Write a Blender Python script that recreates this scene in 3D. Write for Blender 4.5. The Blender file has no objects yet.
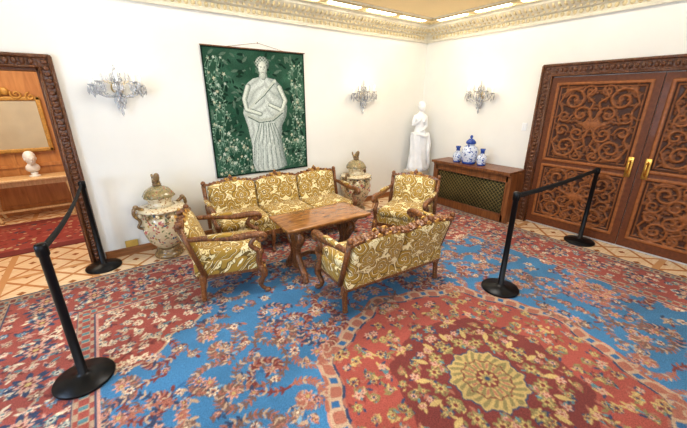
import bpy, math, random
import numpy as np
from mathutils import Vector, Matrix
random.seed(7); rng=np.random.default_rng(7)
sc=bpy.context.scene
sc.view_settings.view_transform='Standard'
sc.view_settings.gamma=.90
pi=math.pi
def L1(c):
    c=c/255.0
    return c/12.92 if c<=0.04045 else ((c+0.055)/1.055)**2.4
def S(r,g,b): return (L1(r),L1(g),L1(b))
# ---------------------------------------------------------------- materials
def base(name):
    m=bpy.data.materials.new(name); m.use_nodes=True
    nt=m.node_tree; p=nt.nodes['Principled BSDF']
    return m,nt,p
def N(nt,t,**k):
    n=nt.nodes.new(t)
    for a,b in k.items():
        if a in n.inputs: n.inputs[a].default_value=b
        else: setattr(n,a,b)
    return n
def mixc(nt,fac,a,b,blend='MIX'):
    n=nt.nodes.new('ShaderNodeMix'); n.data_type='RGBA'; n.blend_type=blend
    for s,v in ((0,fac),(6,a),(7,b)):
        if hasattr(v,'type') and hasattr(v,'links'): nt.links.new(v,n.inputs[s])
        elif s==0: n.inputs[s].default_value=v
        else: n.inputs[s].default_value=(*v[:3],1)
    return n.outputs[2]
def ramp(nt,src,stops,const=False):
    n=nt.nodes.new('ShaderNodeValToRGB'); r=n.color_ramp
    if const: r.interpolation='CONSTANT'
    while len(r.elements)>1: r.elements.remove(r.elements[-1])
    r.elements[0].position=stops[0][0]; r.elements[0].color=(*stops[0][1],1)
    for p,c in stops[1:]:
        e=r.elements.new(p); e.color=(*c,1)
    nt.links.new(src,n.inputs[0]); return n.outputs[0]
def mathf(nt):
    def mt(op,a,b=None,c=None):
        n=N(nt,'ShaderNodeMath',operation=op)
        for i,v in enumerate((a,b,c)):
            if v is None: continue
            if isinstance(v,(int,float)): n.inputs[i].default_value=v
            else: nt.links.new(v,n.inputs[i])
        return n.outputs[0]
    return mt
def M(name,col,rough=.5,metal=0,var=.12,scale=6,bump=0,bscale=60,**kw):
    m,nt,p=base(name)
    tc=N(nt,'ShaderNodeTexCoord'); n=N(nt,'ShaderNodeTexNoise',Scale=float(scale),Detail=4.0)
    nt.links.new(tc.outputs['Object'],n.inputs['Vector'])
    lo=tuple(c*(1-var) for c in col); hi=tuple(min(1,c*(1+var)) for c in col)
    nt.links.new(ramp(nt,n.outputs[0],[(.3,lo),(.7,hi)]),p.inputs['Base Color'])
    p.inputs['Roughness'].default_value=rough; p.inputs['Metallic'].default_value=metal
    for k,v in kw.items():
        p.inputs[k.replace('_',' ')].default_value=v
    if bump:
        b=N(nt,'ShaderNodeBump',Strength=bump,Distance=.005); n2=N(nt,'ShaderNodeTexNoise',Scale=float(bscale),Detail=3.0)
        nt.links.new(tc.outputs['Object'],n2.inputs['Vector']); nt.links.new(n2.outputs[0],b.inputs['Height']); nt.links.new(b.outputs[0],p.inputs['Normal'])
    return m
def WOOD(name,a,b,rough=.35,stretch=(12,12,1.2),coat=.2,carved=0,hi=None):
    m,nt,p=base(name)
    tc=N(nt,'ShaderNodeTexCoord'); mp=N(nt,'ShaderNodeMapping'); mp.inputs['Scale'].default_value=stretch
    n=N(nt,'ShaderNodeTexNoise',Scale=2.5,Detail=8.0,Distortion=1.2)
    nt.links.new(tc.outputs['Object'],mp.inputs[0]); nt.links.new(mp.outputs[0],n.inputs['Vector'])
    c=ramp(nt,n.outputs[0],[(.32,a),(.68,b)])
    if carved:
        v=N(nt,'ShaderNodeTexVoronoi',Scale=44.0); nt.links.new(tc.outputs['Object'],v.inputs['Vector'])
        c=mixc(nt,ramp(nt,v.outputs['Distance'],[(.0,(.8,)*3),(.3,(0,0,0))]),c,hi or b)
        bm=N(nt,'ShaderNodeBump',Strength=carved,Distance=.012,invert=True); nt.links.new(v.outputs['Distance'],bm.inputs['Height']); nt.links.new(bm.outputs[0],p.inputs['Normal'])
    nt.links.new(c,p.inputs['Base Color'])
    p.inputs['Roughness'].default_value=rough; p.inputs['Coat Weight'].default_value=coat
    return m
def ATTR(name,rough=.8,noise=.25,nscale=90,bump=.0,sheen=0,coat=0,spec=.2):
    m,nt,p=base(name)
    a=N(nt,'ShaderNodeAttribute',attribute_name='Col')
    tc=N(nt,'ShaderNodeTexCoord'); n=N(nt,'ShaderNodeTexNoise',Scale=float(nscale),Detail=3.0)
    nt.links.new(tc.outputs['Object'],n.inputs['Vector'])
    r=ramp(nt,n.outputs[0],[(.3,(1-noise,)*3),(.7,(1+noise,)*3)])
    nt.links.new(mixc(nt,1.0,a.outputs['Color'],r,'MULTIPLY'),p.inputs['Base Color'])
    p.inputs['Roughness'].default_value=rough; p.inputs['Sheen Weight'].default_value=sheen; p.inputs['Coat Weight'].default_value=coat
    p.inputs['Specular IOR Level'].default_value=spec
    if bump:
        b=N(nt,'ShaderNodeBump',Strength=bump,Distance=.004); nt.links.new(n.outputs[0],b.inputs['Height']); nt.links.new(b.outputs[0],p.inputs['Normal'])
    return m
def EMIT(name,col,s):
    m,nt,p=base(name); p.inputs['Emission Color'].default_value=(*col,1); p.inputs['Emission Strength'].default_value=s
    n=N(nt,'ShaderNodeTexNoise',Scale=5.0); nt.links.new(ramp(nt,n.outputs[0],[(.3,col),(.7,col)]),p.inputs['Base Color'])
    return m
def DAMASK():
    m,nt,p=base('damask_fabric'); mt=mathf(nt)
    tc=N(nt,'ShaderNodeTexCoord')
    nz=N(nt,'ShaderNodeTexNoise',Scale=9.0,Detail=2.0); nt.links.new(tc.outputs['Object'],nz.inputs['Vector'])
    add=N(nt,'ShaderNodeVectorMath',operation='MULTIPLY_ADD')
    nt.links.new(nz.outputs['Color'],add.inputs[0]); add.inputs[1].default_value=(.06,.06,.06); nt.links.new(tc.outputs['Object'],add.inputs[2])
    sp=N(nt,'ShaderNodeSeparateXYZ'); nt.links.new(add.outputs[0],sp.inputs[0])
    u=mt('MULTIPLY',sp.outputs[0],1/.29); v=mt('MULTIPLY',mt('ADD',sp.outputs[1],sp.outputs[2]),1/.36)
    def lat(off,n,k0,k1,R):
        a=mt('SUBTRACT',mt('FRACT',mt('ADD',u,off)),.5); b=mt('SUBTRACT',mt('FRACT',mt('ADD',v,off)),.5)
        a=mt('ABSOLUTE',a)
        r=mt('SQRT',mt('ADD',mt('MULTIPLY',a,a),mt('MULTIPLY',b,b))); th=mt('ARCTAN2',a,b)
        sh=mt('ADD',mt('MULTIPLY',mt('ABSOLUTE',mt('COSINE',mt('MULTIPLY',th,n))),k1),k0)
        return mt('DIVIDE',r,mt('MULTIPLY',sh,R)),th
    d1,t1=lat(.1,2.5,.5,.5,.42); d2,t2=lat(.6,1.5,.5,.5,.40)
    d=mt('MINIMUM',d1,d2)
    cream=S(228,214,168); gold=S(164,130,46); dark=S(110,84,24); lt=S(204,178,104); cr2=S(236,226,196)
    c=ramp(nt,mt('MULTIPLY',d,.5),[(0,cream),(.05,dark),(.11,cr2),(.14,gold),(.30,dark),(.33,cr2),(.355,gold),(.46,dark),(.50,cream)],True)
    n2=N(nt,'ShaderNodeTexNoise',Scale=12.0,Detail=1.0,Distortion=2.2); nt.links.new(tc.outputs['Object'],n2.inputs['Vector'])
    bg=ramp(nt,n2.outputs[0],[(0,gold),(.40,dark),(.43,cream),(.57,cr2),(.61,gold),(.67,lt)],True)
    c=mixc(nt,ramp(nt,mt('MULTIPLY',d,.5),[(0,(0,0,0)),(.505,(1,1,1))],True),c,bg)
    nt.links.new(c,p.inputs['Base Color']); p.inputs['Roughness'].default_value=.7; p.inputs['Sheen Weight'].default_value=.15
    b=N(nt,'ShaderNodeBump',Strength=.3,Distance=.006); nt.links.new(d,b.inputs['Height']); nt.links.new(b.outputs[0],p.inputs['Normal'])
    return m
def PORC(name,cols,scale,rough=.2):
    m,nt,p=base(name)
    tc=N(nt,'ShaderNodeTexCoord')
    nz=N(nt,'ShaderNodeTexNoise',Scale=12.0,Detail=2.0); nt.links.new(tc.outputs['Object'],nz.inputs['Vector'])
    add=N(nt,'ShaderNodeVectorMath',operation='MULTIPLY_ADD'); nt.links.new(nz.outputs['Color'],add.inputs[0]); add.inputs[1].default_value=(.08,.08,.08); nt.links.new(tc.outputs['Object'],add.inputs[2])
    v=N(nt,'ShaderNodeTexVoronoi',Scale=float(scale)); nt.links.new(add.outputs[0],v.inputs['Vector'])
    sep=N(nt,'ShaderNodeSeparateColor'); nt.links.new(v.outputs['Color'],sep.inputs[0])
    k=len(cols); c=ramp(nt,sep.outputs[0],[(i/k,cols[i]) for i in range(k)],True)
    e=ramp(nt,v.outputs['Distance'],[(0,(1,1,1)),(.42,(0,0,0))],True)
    nt.links.new(mixc(nt,e,cols[0],c),p.inputs['Base Color']); p.inputs['Roughness'].default_value=rough; p.inputs['Coat Weight'].default_value=.5
    return m
# ---------------------------------------------------------------- mesh builder
class Bd:
    def __init__(s): s.v=[];s.f=[];s.mi=[];s.sm=[]
    def add(s,vs,fs,m=0,smooth=True,T=None):
        o=len(s.v)
        if T is not None: vs=[tuple(T@Vector(v)) for v in vs]
        s.v+= [tuple(v) for v in vs]
        for f in fs: s.f.append(tuple(i+o for i in f)); s.mi.append(m); s.sm.append(smooth)
    def box(s,c,z,m=0,T=None):
        a,b,d=[q/2 for q in z]
        vs=[(c[0]+x*a,c[1]+y*b,c[2]+w*d) for x in(-1,1) for y in(-1,1) for w in(-1,1)]
        s.add(vs,[(0,1,3,2),(4,6,7,5),(0,4,5,1),(2,3,7,6),(0,2,6,4),(1,5,7,3)],m,False,T)
    def bx(s,x0,x1,y0,y1,z0,z1,m=0,T=None): s.box(((x0+x1)/2,(y0+y1)/2,(z0+z1)/2),(abs(x1-x0),abs(y1-y0),abs(z1-z0)),m,T)
    def rbox(s,c,z,r,m=0,n=4,fn=None,T=None):
        h=[q/2 for q in z]; r=min(r,min(h)*.999)
        ax=[]
        for q in h:
            e=[-q,-q+.12*r,-q+.4*r,-q+r]; mid=list(np.linspace(-q+r,q-r,n+1))[1:-1]
            ax.append(e+mid+[-t for t in reversed(e)])
        vs=[];idx={}; fs=[]
        def vid(p):
            k=tuple(round(t,6) for t in p)
            if k in idx: return idx[k]
            inn=[max(-(h[i]-r),min(h[i]-r,p[i])) for i in range(3)]
            d=Vector([p[i]-inn[i] for i in range(3)])
            if d.length>1e-9: d.normalize()
            q=[inn[i]+r*d[i]*1.0 for i in range(3)]
            if fn: q=fn(q,h)
            idx[k]=len(vs); vs.append((q[0]+c[0],q[1]+c[1],q[2]+c[2])); return idx[k]
        for a in range(3):
            b,d=(a+1)%3,(a+2)%3
            for sg in(-1,1):
                for i in range(len(ax[b])-1):
                    for j in range(len(ax[d])-1):
                        q=[]
                        for (ii,jj) in((i,j),(i+1,j),(i+1,j+1),(i,j+1)):
                            p=[0,0,0]; p[a]=sg*h[a]; p[b]=ax[b][ii]; p[d]=ax[d][jj]; q.append(vid(p))
                        if len(set(q))<3: continue
                        if sg<0: q=q[::-1]
                        fs.append(tuple(dict.fromkeys(q)))
        s.add(vs,fs,m,True,T)
    def lathe(s,prof,m=0,seg=24,c=(0,0,0),fn=None,T=None,smooth=True):
        vs=[];fs=[]
        for (r,z) in prof:
            for k in range(seg):
                a=2*pi*k/seg; rr=max(r,1e-4)
                if fn: x,y,zz=fn(rr,a,z)
                else: x,y,zz=rr*math.cos(a),rr*math.sin(a),z
                vs.append((x+c[0],y+c[1],zz+c[2]))
        for i in range(len(prof)-1):
            for k in range(seg):
                k2=(k+1)%seg; fs.append((i*seg+k,i*seg+k2,(i+1)*seg+k2,(i+1)*seg+k))
        fs.append(tuple(range(seg))[::-1]); fs.append(tuple((len(prof)-1)*seg+k for k in range(seg)))
        s.add(vs,fs,m,smooth,T)
    def tube(s,pts,rad,m=0,seg=8,T=None,flat=1):
        P=[Vector(p) for p in pts]; n=len(P)
        if not hasattr(rad,'__len__'): rad=[rad]*n
        t=[(P[min(i+1,n-1)]-P[max(i-1,0)]).normalized() for i in range(n)]
        u=t[0].orthogonal().normalized(); vs=[];fs=[]
        for i in range(n):
            u=(u-t[i]*u.dot(t[i])).normalized(); w=t[i].cross(u)
            for k in range(seg):
                a=2*pi*k/seg; vs.append(P[i]+(u*math.cos(a)+w*math.sin(a)*flat)*rad[i])
        for i in range(n-1):
            for k in range(seg):
                k2=(k+1)%seg; fs.append((i*seg+k,i*seg+k2,(i+1)*seg+k2,(i+1)*seg+k))
        fs.append(tuple(range(seg))[::-1]); fs.append(tuple((n-1)*seg+k for k in range(seg)))
        s.add(vs,fs,m,True,T)
    def ball(s,c,r,m=0,seg=10,T=None):
        if not hasattr(r,'__len__'): r=(r,r,r)
        h=max(4,seg//2+1)
        s.lathe([(math.sin(pi*i/h),-math.cos(pi*i/h)) for i in range(h+1)],m,seg,(0,0,0),lambda R,a,z:(R*math.cos(a)*r[0]+c[0],R*math.sin(a)*r[1]+c[1],z*r[2]+c[2]),T)
    def prism(s,o,y0,y1,m=0,T=None):
        n=len(o); vs=[(x,y0,z) for x,z in o]+[(x,y1,z) for x,z in o]
        fs=[tuple(range(n)),tuple(range(n,2*n))[::-1]]+[(i,n+i,n+(i+1)%n,(i+1)%n) for i in range(n)]
        s.add(vs,fs,m,False,T)
    def mesh(s,me,m=0,T=None): s.add([v.co[:] for v in me.vertices],[tuple(p.vertices) for p in me.polygons],m,True,T)
    def obj(s,name,mats,loc=(0,0,0),rot=0):
        me=bpy.data.meshes.new(name); me.from_pydata(s.v,[],s.f)
        for q in mats: me.materials.append(q)
        me.polygons.foreach_set('material_index',s.mi); me.polygons.foreach_set('use_smooth',s.sm)
        me.validate(); me.update()
        import bmesh
        b=bmesh.new(); b.from_mesh(me); bmesh.ops.recalc_face_normals(b,faces=b.faces); b.to_mesh(me); b.free()
        o=bpy.data.objects.new(name,me); sc.collection.objects.link(o); o.location=loc; o.rotation_euler=(0,0,rot)
        return o
def bez(p,n=12):
    P=[Vector(q) for q in p]; P=[P[0]*2-P[1]]+P+[P[-1]*2-P[-2]]; out=[]
    for i in range(1,len(P)-2):
        for k in range(n):
            t=k/n; a,b,c,d=P[i-1],P[i],P[i+1],P[i+2]
            out.append(.5*((2*b)+(c-a)*t+(2*a-5*b+4*c-d)*t*t+(3*b-a-3*c+d)*t**3))
    out.append(P[-2]); return out
def spiral(cx,cy,r,a0,turns,n=26,shrink=.12,d=1):
    return [(cx+r*(1-(1-shrink)*i/n)*math.cos(a0+d*2*pi*turns*i/n),cy+r*(1-(1-shrink)*i/n)*math.sin(a0+d*2*pi*turns*i/n)) for i in range(n+1)]
def skinmesh(pts,edges,rad,lev=2):
    me=bpy.data.meshes.new('t'); me.from_pydata(pts,edges,[]); o=bpy.data.objects.new('t',me); sc.collection.objects.link(o)
    o.modifiers.new('s','SKIN'); 
    for i,r in enumerate(rad):
        sv=me.skin_vertices[0].data[i]; sv.radius=(r,r) if not hasattr(r,'__len__') else r
    me.skin_vertices[0].data[0].use_root=True
    q=o.modifiers.new('u','SUBSURF'); q.levels=lev; q.render_levels=lev
    dg=bpy.context.evaluated_depsgraph_get(); ev=o.evaluated_get(dg); r=bpy.data.meshes.new_from_object(ev)
    bpy.data.objects.remove(o); return r
def gridobj(name,X,Y,Z,C,mat):
    ny,nx=X.shape; n=nx*ny
    me=bpy.data.meshes.new(name); me.vertices.add(n)
    me.vertices.foreach_set('co',np.stack([X,Y,Z],-1).astype(np.float32).ravel())
    i=np.arange(n).reshape(ny,nx); q=np.stack([i[:-1,:-1],i[:-1,1:],i[1:,1:],i[1:,:-1]],-1).reshape(-1,4)
    nf=len(q); me.loops.add(nf*4); me.loops.foreach_set('vertex_index',q.astype(np.int32).ravel())
    me.polygons.add(nf); me.polygons.foreach_set('loop_start',(np.arange(nf)*4).astype(np.int32))
    me.update(calc_edges=True)
    me.polygons.foreach_set('use_smooth',np.ones(nf,dtype=bool))
    if C is not None:
        a=me.color_attributes.new('Col','FLOAT_COLOR','POINT')
        a.data.foreach_set('color',np.concatenate([C,np.ones((ny,nx,1))],-1).astype(np.float32).ravel())
    me.materials.append(mat); o=bpy.data.objects.new(name,me); sc.collection.objects.link(o); return o
# ---------------------------------------------------------------- 2D painter
class Paint:
    def __init__(s,w,h,g,ch=3):
        s.g=g; s.nx=int(round(w/g))+1; s.ny=int(round(h/g))+1; s.A=np.zeros((s.ny,s.nx,ch))
        s.X,s.Y=np.meshgrid(np.arange(s.nx)*g,np.arange(s.ny)*g)
    def win(s,cx,cy,r):
        a=max(0,int((cx-r)/s.g)); b=min(s.nx,int((cx+r)/s.g)+2); c=max(0,int((cy-r)/s.g)); d=min(s.ny,int((cy+r)/s.g)+2)
        if a>=b or c>=d: return None
        return slice(c,d),slice(a,b)
    def put(s,w,m,col):
        sub=s.A[w]; sub[m]=col
    def disc(s,cx,cy,r,col):
        w=s.win(cx,cy,r)
        if w: s.put(w,(s.X[w]-cx)**2+(s.Y[w]-cy)**2<r*r,col)
    def curve(s,pts,w0,col,w1=None):
        w1=w0 if w1 is None else w1; n=len(pts)
        for i in range(n-1):
            (x0,y0),(x1,y1)=pts[i],pts[i+1]; d=math.hypot(x1-x0,y1-y0); k=max(1,int(d/(s.g*.8)))
            for j in range(k):
                t=j/k; f=(i+t)/(n-1); s.disc(x0+(x1-x0)*t,y0+(y1-y0)*t,max(s.g*.6,w0+(w1-w0)*f),col)
    def flower(s,cx,cy,r,n,c1,c2,c3,ph=0):
        w=s.win(cx,cy,r)
        if not w: return
        dx=s.X[w]-cx; dy=s.Y[w]-cy; rr=np.hypot(dx,dy); a=np.arctan2(dy,dx)
        k=.74+.26*np.cos(n*a+ph)
        s.put(w,rr<r*k,c1); s.put(w,rr<r*.62*k,c2); s.put(w,rr<r*.25,c3)
    def leaf(s,cx,cy,l,wd,ang,col):
        w=s.win(cx,cy,l)
        if not w: return
        dx=s.X[w]-cx; dy=s.Y[w]-cy; u=dx*math.cos(ang)+dy*math.sin(ang); v=-dx*math.sin(ang)+dy*math.cos(ang)
        s.put(w,(np.abs(u)<l)&(np.abs(v)<wd*np.clip(1-(u/l)**2,0,1)),col)
    def poly(s,pts,col=None):
        m=np.zeros(s.X.shape,bool); n=len(pts)
        for i in range(n):
            x0,y0=pts[i]; x1,y1=pts[(i+1)%n]
            if y0==y1: continue
            c=((s.Y>=min(y0,y1))&(s.Y<max(y0,y1)))&(s.X<(x1-x0)*(s.Y-y0)/(y1-y0)+x0); m^=c
        if col is not None: s.A[m]=col
        return m
# ---------------------------------------------------------------- palette
wood_dark=WOOD('carved_walnut',S(84,48,24),S(138,86,44),.32,carved=.6,hi=S(188,140,74))
wood_case=WOOD('casing_walnut',S(74,40,20),S(116,70,38),.35,carved=.6,hi=S(144,92,50))
wood_door=WOOD('door_mahogany',S(82,42,20),S(116,66,32),.5,coat=.05)
wood_tab=WOOD('table_wood',S(112,70,34),S(166,114,58),.22,(3,14,3),.4)
damask=DAMASK()
wallm=M('wall_plaster',S(232,231,226),.7,0,.03,1.5)
ceilm=M('ceiling_paint',S(232,210,164),.7,0,.03,2)
corn=M('cornice_plaster',S(220,214,196),.6,0,.06,20)
corng=M('cornice_gilding',S(214,198,156),.5,.05,.15,20)
white=M('marble_white',S(236,238,240),.35,0,.05,8)
black=M('black_metal',S(26,26,28),.35,.6,.1)
belt=M('black_webbing',S(20,20,22),.8,0,.1,80)
gold=M('brass',S(206,160,80),.3,1,.1)
giltm=M('gilt_wood',S(186,142,72),.4,.15,.25,40)
dk=PORC('urn_gilt_bronze',[S(128,104,68),S(176,142,86),S(98,80,58),S(196,166,110),S(122,82,58)],40,.3)
# ---------------------------------------------------------------- room shell
XL,YF,ZC=-7.4,-7.0,2.95
def parquet():
    m,nt,p=base('parquet_floor'); mt=mathf(nt)
    tc=N(nt,'ShaderNodeTexCoord'); sp=N(nt,'ShaderNodeSeparateXYZ'); nt.links.new(tc.outputs['Object'],sp.inputs[0])
    u=mt('MULTIPLY',mt('ADD',sp.outputs[0],sp.outputs[1]),2.6); v=mt('MULTIPLY',mt('SUBTRACT',sp.outputs[0],sp.outputs[1]),2.6)
    fu=mt('FRACT',u); fv=mt('FRACT',v)
    l=mt('MAXIMUM',mt('LESS_THAN',fu,.12),mt('LESS_THAN',fv,.12))
    l3=mt('MULTIPLY',mt('LESS_THAN',mt('ABSOLUTE',mt('SUBTRACT',fu,.56)),.1),mt('LESS_THAN',mt('ABSOLUTE',mt('SUBTRACT',fv,.56)),.1))
    px=mt('MULTIPLY',sp.outputs[0],1.3); py=mt('MULTIPLY',sp.outputs[1],1.3)
    l2=mt('MAXIMUM',mt('LESS_THAN',mt('FRACT',px),.08),mt('LESS_THAN',mt('FRACT',py),.08))
    mp=N(nt,'ShaderNodeMapping'); mp.inputs['Scale'].default_value=(3,20,1); nt.links.new(tc.outputs['Object'],mp.inputs[0])
    n=N(nt,'ShaderNodeTexNoise',Scale=2.0,Detail=6.0); nt.links.new(mp.outputs[0],n.inputs['Vector'])
    c=ramp(nt,n.outputs[0],[(.3,S(222,190,152)),(.7,S(242,220,188))])
    c=mixc(nt,l,c,S(190,134,88)); c=mixc(nt,l3,c,S(160,102,62)); c=mixc(nt,l2,c,S(204,156,110))
    nt.links.new(c,p.inputs['Base Color']); p.inputs['Roughness'].default_value=.22; p.inputs['Coat Weight'].default_value=.3
    return m
b=Bd(); b.bx(XL-.2,.3,YF-.2,3.2,-.1,0); b.obj('floor',[parquet()])
b=Bd(); b.bx(XL-.2,.3,YF-.2,.2,ZC,ZC+.1); b.obj('ceiling',[ceilm])
DX0,DX1,DZ=-6.55,-5.38,2.03
b=Bd(); b.bx(XL,DX0,0,.15,0,ZC); b.bx(DX1,.15,0,.15,0,ZC); b.bx(DX0,DX1,0,.15,DZ,ZC); b.obj('wall_back',[wallm])
b=Bd(); b.bx(0,.15,YF,0,0,ZC); b.obj('wall_right',[wallm])
def wallwin(name,axis,pos,a0,a1,wins,z0=.5,z1=2.5):
    b=Bd(); cur=a0
    def seg(p,q,za,zb):
        if axis=='x': b.bx(pos,pos-.15,p,q,za,zb)
        else: b.bx(p,q,pos,pos-.15,za,zb)
    for (p,q) in wins:
        seg(cur,p,0,ZC); seg(p,q,0,z0); seg(p,q,z1,ZC); cur=q
    seg(cur,a1,0,ZC); b.obj(name,[wallm])
wallwin('wall_left','x',XL,YF,0,[(-5.6,-4.2),(-3.2,-1.8)])  # unseen window openings, added here and in wall_front to let light in
wallwin('wall_front','y',YF,XL,.15,[(-6,-4.4),(-3.2,-1.6)])
wf=M('added_window_paint',S(230,228,220),.5)
k=0
for (ax,p,q) in(('x',-5.6,-4.2),('x',-3.2,-1.8),('y',-6,-4.4),('y',-3.2,-1.6)):
    k+=1; b=Bd()
    for t in(p+.03,(p+q)/2,q-.03):
        if ax=='x': b.box((XL-.07,t,1.5),(.06,.06,2.0))
        else: b.box((t,YF-.07,1.5),(.06,.06,2.0))
    for z in(.53,1.7,2.47):
        if ax=='x': b.box((XL-.07,(p+q)/2,z),(.05,q-p,.06))
        else: b.box(((p+q)/2,YF-.07,z),(q-p,.05,.06))
    b.obj('added_window_%d'%k,[wf])  # frame for one of the added, unseen windows
# cornice
b=Bd()
prof=[(0,2.70),(.03,2.70),(.035,2.73),(.02,2.74),(.02,2.80),(.05,2.81),(.06,2.83),(.1,2.85),(.17,2.89),(.19,2.90),(.19,2.93),(.22,2.935),(.22,2.951),(0,2.951)]
vs=[];fs=[]
for o,z in prof: vs+=[(XL,-o,z),(-o,-o,z),(-o,YF,z)]
for i in range(len(prof)-1):
    for j in range(2): fs.append((i*3+j,i*3+j+1,i*3+j+4,i*3+j+3))
b.add(vs,fs,0,False)
def orn(P,horiz):
    if horiz:
        b.ball((P,-.024,2.77),(.024,.018,.028),1,8); b.ball((P+.035,-.022,2.772),(.006,.012,.03),0,5)
        b.box((P,-.062,2.825),(.026,.03,.024),1); b.tube([(P,-.10,2.853),(P+.01,-.135,2.862),(P,-.165,2.885)],[.010,.017,.010],1,6)
    else:
        b.ball((-.024,P,2.77),(.018,.024,.028),1,8); b.ball((-.022,P+.035,2.772),(.012,.006,.03),0,5)
        b.box((-.062,P,2.825),(.03,.026,.024),1); b.tube([(-.10,P,2.853),(-.135,P+.01,2.862),(-.165,P,2.885)],[.010,.017,.010],1,6)
x=XL+.05
while x<-.12: orn(x,True); x+=.07
y=YF+.05
while y<-.12: orn(y,False); y+=.07
b.obj('trim_1',[corn,corng])
b=Bd()
for o in(.24,.42):
    b.bx(XL,-o,-o-.025,-o,ZC-.02,ZC+.01,1); b.bx(-o-.025,-o,YF,-o,ZC-.02,ZC+.01,1)
b.bx(XL,-.5,-.53,-.5,ZC-.012,ZC+.01,0); b.bx(-.53,-.5,YF,-.5,ZC-.012,ZC+.01,0)
x=XL+.05
while x<-.5: b.ball((x,-.475,ZC-.002),(.02,.016,.012),0,6); x+=.06
y=YF+.05
while y<-.5: b.ball((-.475,y,ZC-.002),(.016,.02,.012),0,6); y+=.06
b.obj('trim_2',[corn,corng])
b=Bd(); x=-.5
while x>XL+.6: b.bx(x-.5,x,-.39,-.30,ZC-.012,ZC+.01); x-=.66
y=-.5
while y>YF+.6: b.bx(-.39,-.30,y-.5,y,ZC-.012,ZC+.01); y-=.66
b.obj('recessed_ceiling_lights',[EMIT('led_panel',(1,.95,.84),12)])
bb=WOOD('baseboard_wood',S(126,78,40),S(166,110,64),.4,(1,12,12))
b=Bd(); b.bx(-5.25,-.0,-.02,.0,0,.09); b.bx(XL,DX0-.13,-.02,0,0,.09); b.obj('baseboard_back',[bb])
b=Bd(); b.bx(-.02,0,-2.06,0,0,.09); b.bx(-.02,0,YF,-4.62,0,.09); b.obj('baseboard_right',[bb])
# ------------------------------------------------------------- carved relief generator
def carve(P,cx,cy,w,h):
    def st(pts,r,hh):
        for i in range(len(pts)-1):
            (x0,y0),(x1,y1)=pts[i],pts[i+1]; d=math.hypot(x1-x0,y1-y0); k=max(1,int(d/(P.g)))
            for j in range(k):
                t=j/k; X=x0+(x1-x0)*t; Y=y0+(y1-y0)*t
                for sx in(1,-1):
                    qx=cx+sx*X; qy=cy+Y; ww=P.win(qx,qy,r)
                    if not ww: continue
                    d2=(P.X[ww]-qx)**2+(P.Y[ww]-qy)**2
                    v=-.014+(hh+.012)*np.sqrt(np.clip(1-d2/(r*r),0,1)); v=np.where(d2<r*r,v,-1); sub=P.A[ww][...,0]; np.maximum(sub,v,out=sub)
    return st
doorattr=ATTR('carved_door_wood',.5,.2,30,coat=.05,spec=.35)
def carved_leaf(name,y0,y1):
    w=abs(y1-y0); h=2.0; g=.008
    P=Paint(w,h,g,1)
    X,Y=P.X,P.Y
    def panel(u0,u1,v0,v1):
        m=(X>u0)&(X<u1)&(Y>v0)&(Y<v1); P.A[m]=-.014
        e=np.minimum(np.minimum(X-u0,u1-X),np.minimum(Y-v0,v1-Y))
        P.A[...,0][(e>-.035)&(e<0)]=.012; P.A[...,0][(e>.018)&(e<.028)]=.002
        st=carve(P,(u0+u1)/2,(v0+v1)/2,u1-u0,v1-v0); a=(u1-u0)/2; c=(v1-v0)/2
        for sy in(1,-1):
            st([(p,sy*q) for p,q in spiral(a*.55,c*.62,a*.3,pi*.2,1.6)],.016,.010)
            st([(p,sy*q) for p,q in spiral(a*.3,c*.25,a*.26,-pi*.5,1.5,d=-1)],.015,.010)
            st([(p,sy*q) for p,q in spiral(a*.72,c*.2,a*.18,pi,1.3)],.013,.009)
            st([(p,sy*q) for p,q in spiral(a*.2,c*.83,a*.17,0,1.4)],.013,.009)
            st([(0,sy*c*.1),(a*.15,sy*c*.3),(a*.06,sy*c*.55),(a*.25,sy*c*.7),(a*.1,sy*c*.9)],.013,.010)
            st([(a*.85,sy*c*.05),(a*.8,sy*c*.35),(a*.9,sy*c*.55),(a*.75,sy*c*.88),(a*.4,sy*c*.92)],.012,.009)
            for k in range(80):
                ang=random.random()*6.28; px=random.random()*a*.9; py=sy*random.random()*c*.92; l=random.uniform(.03,.07)
                st([(px,py),(px+l*.6*math.cos(ang),py+l*.6*math.sin(ang)),(px+l*math.cos(ang+.5),py+l*math.sin(ang+.5))],.012,.002)
        for k in range(9):
            an=pi*k/8; st([(0,0),(a*.22*abs(math.sin(an)),c*.14*math.cos(an))],.013,.012)
    panel(.10,w-.10,.96,1.90); panel(.10,w-.10,.14,.84)
    A=P.A[...,0]
    Z=P.Y+.03; Yw=y0-P.X
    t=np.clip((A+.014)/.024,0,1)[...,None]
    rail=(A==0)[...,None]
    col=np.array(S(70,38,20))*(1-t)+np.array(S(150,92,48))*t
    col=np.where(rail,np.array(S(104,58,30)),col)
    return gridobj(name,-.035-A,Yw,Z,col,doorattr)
for i,(a,c) in enumerate(((-2.235,-3.345),(-3.355,-4.465))):
    n=i+1
    e=bpy.data.objects.new('door_%d'%n,None); sc.collection.objects.link(e)
    o=carved_leaf('carved_face',a,c); o.parent=e
    b=Bd(); b.bx(-.016,-.004,c,a,.03,2.03); 
    hy=-3.27 if i==0 else -3.43
    b.rbox((-.045,hy,1.0),(.018,.06,.24),.006,1); b.tube(bez([(-.05,hy,1.08),(-.095,hy,1.05),(-.095,hy,.95),(-.05,hy,.92)],6),.009,1)
    o=b.obj('slab',[wood_door,gold]); o.parent=e
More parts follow.
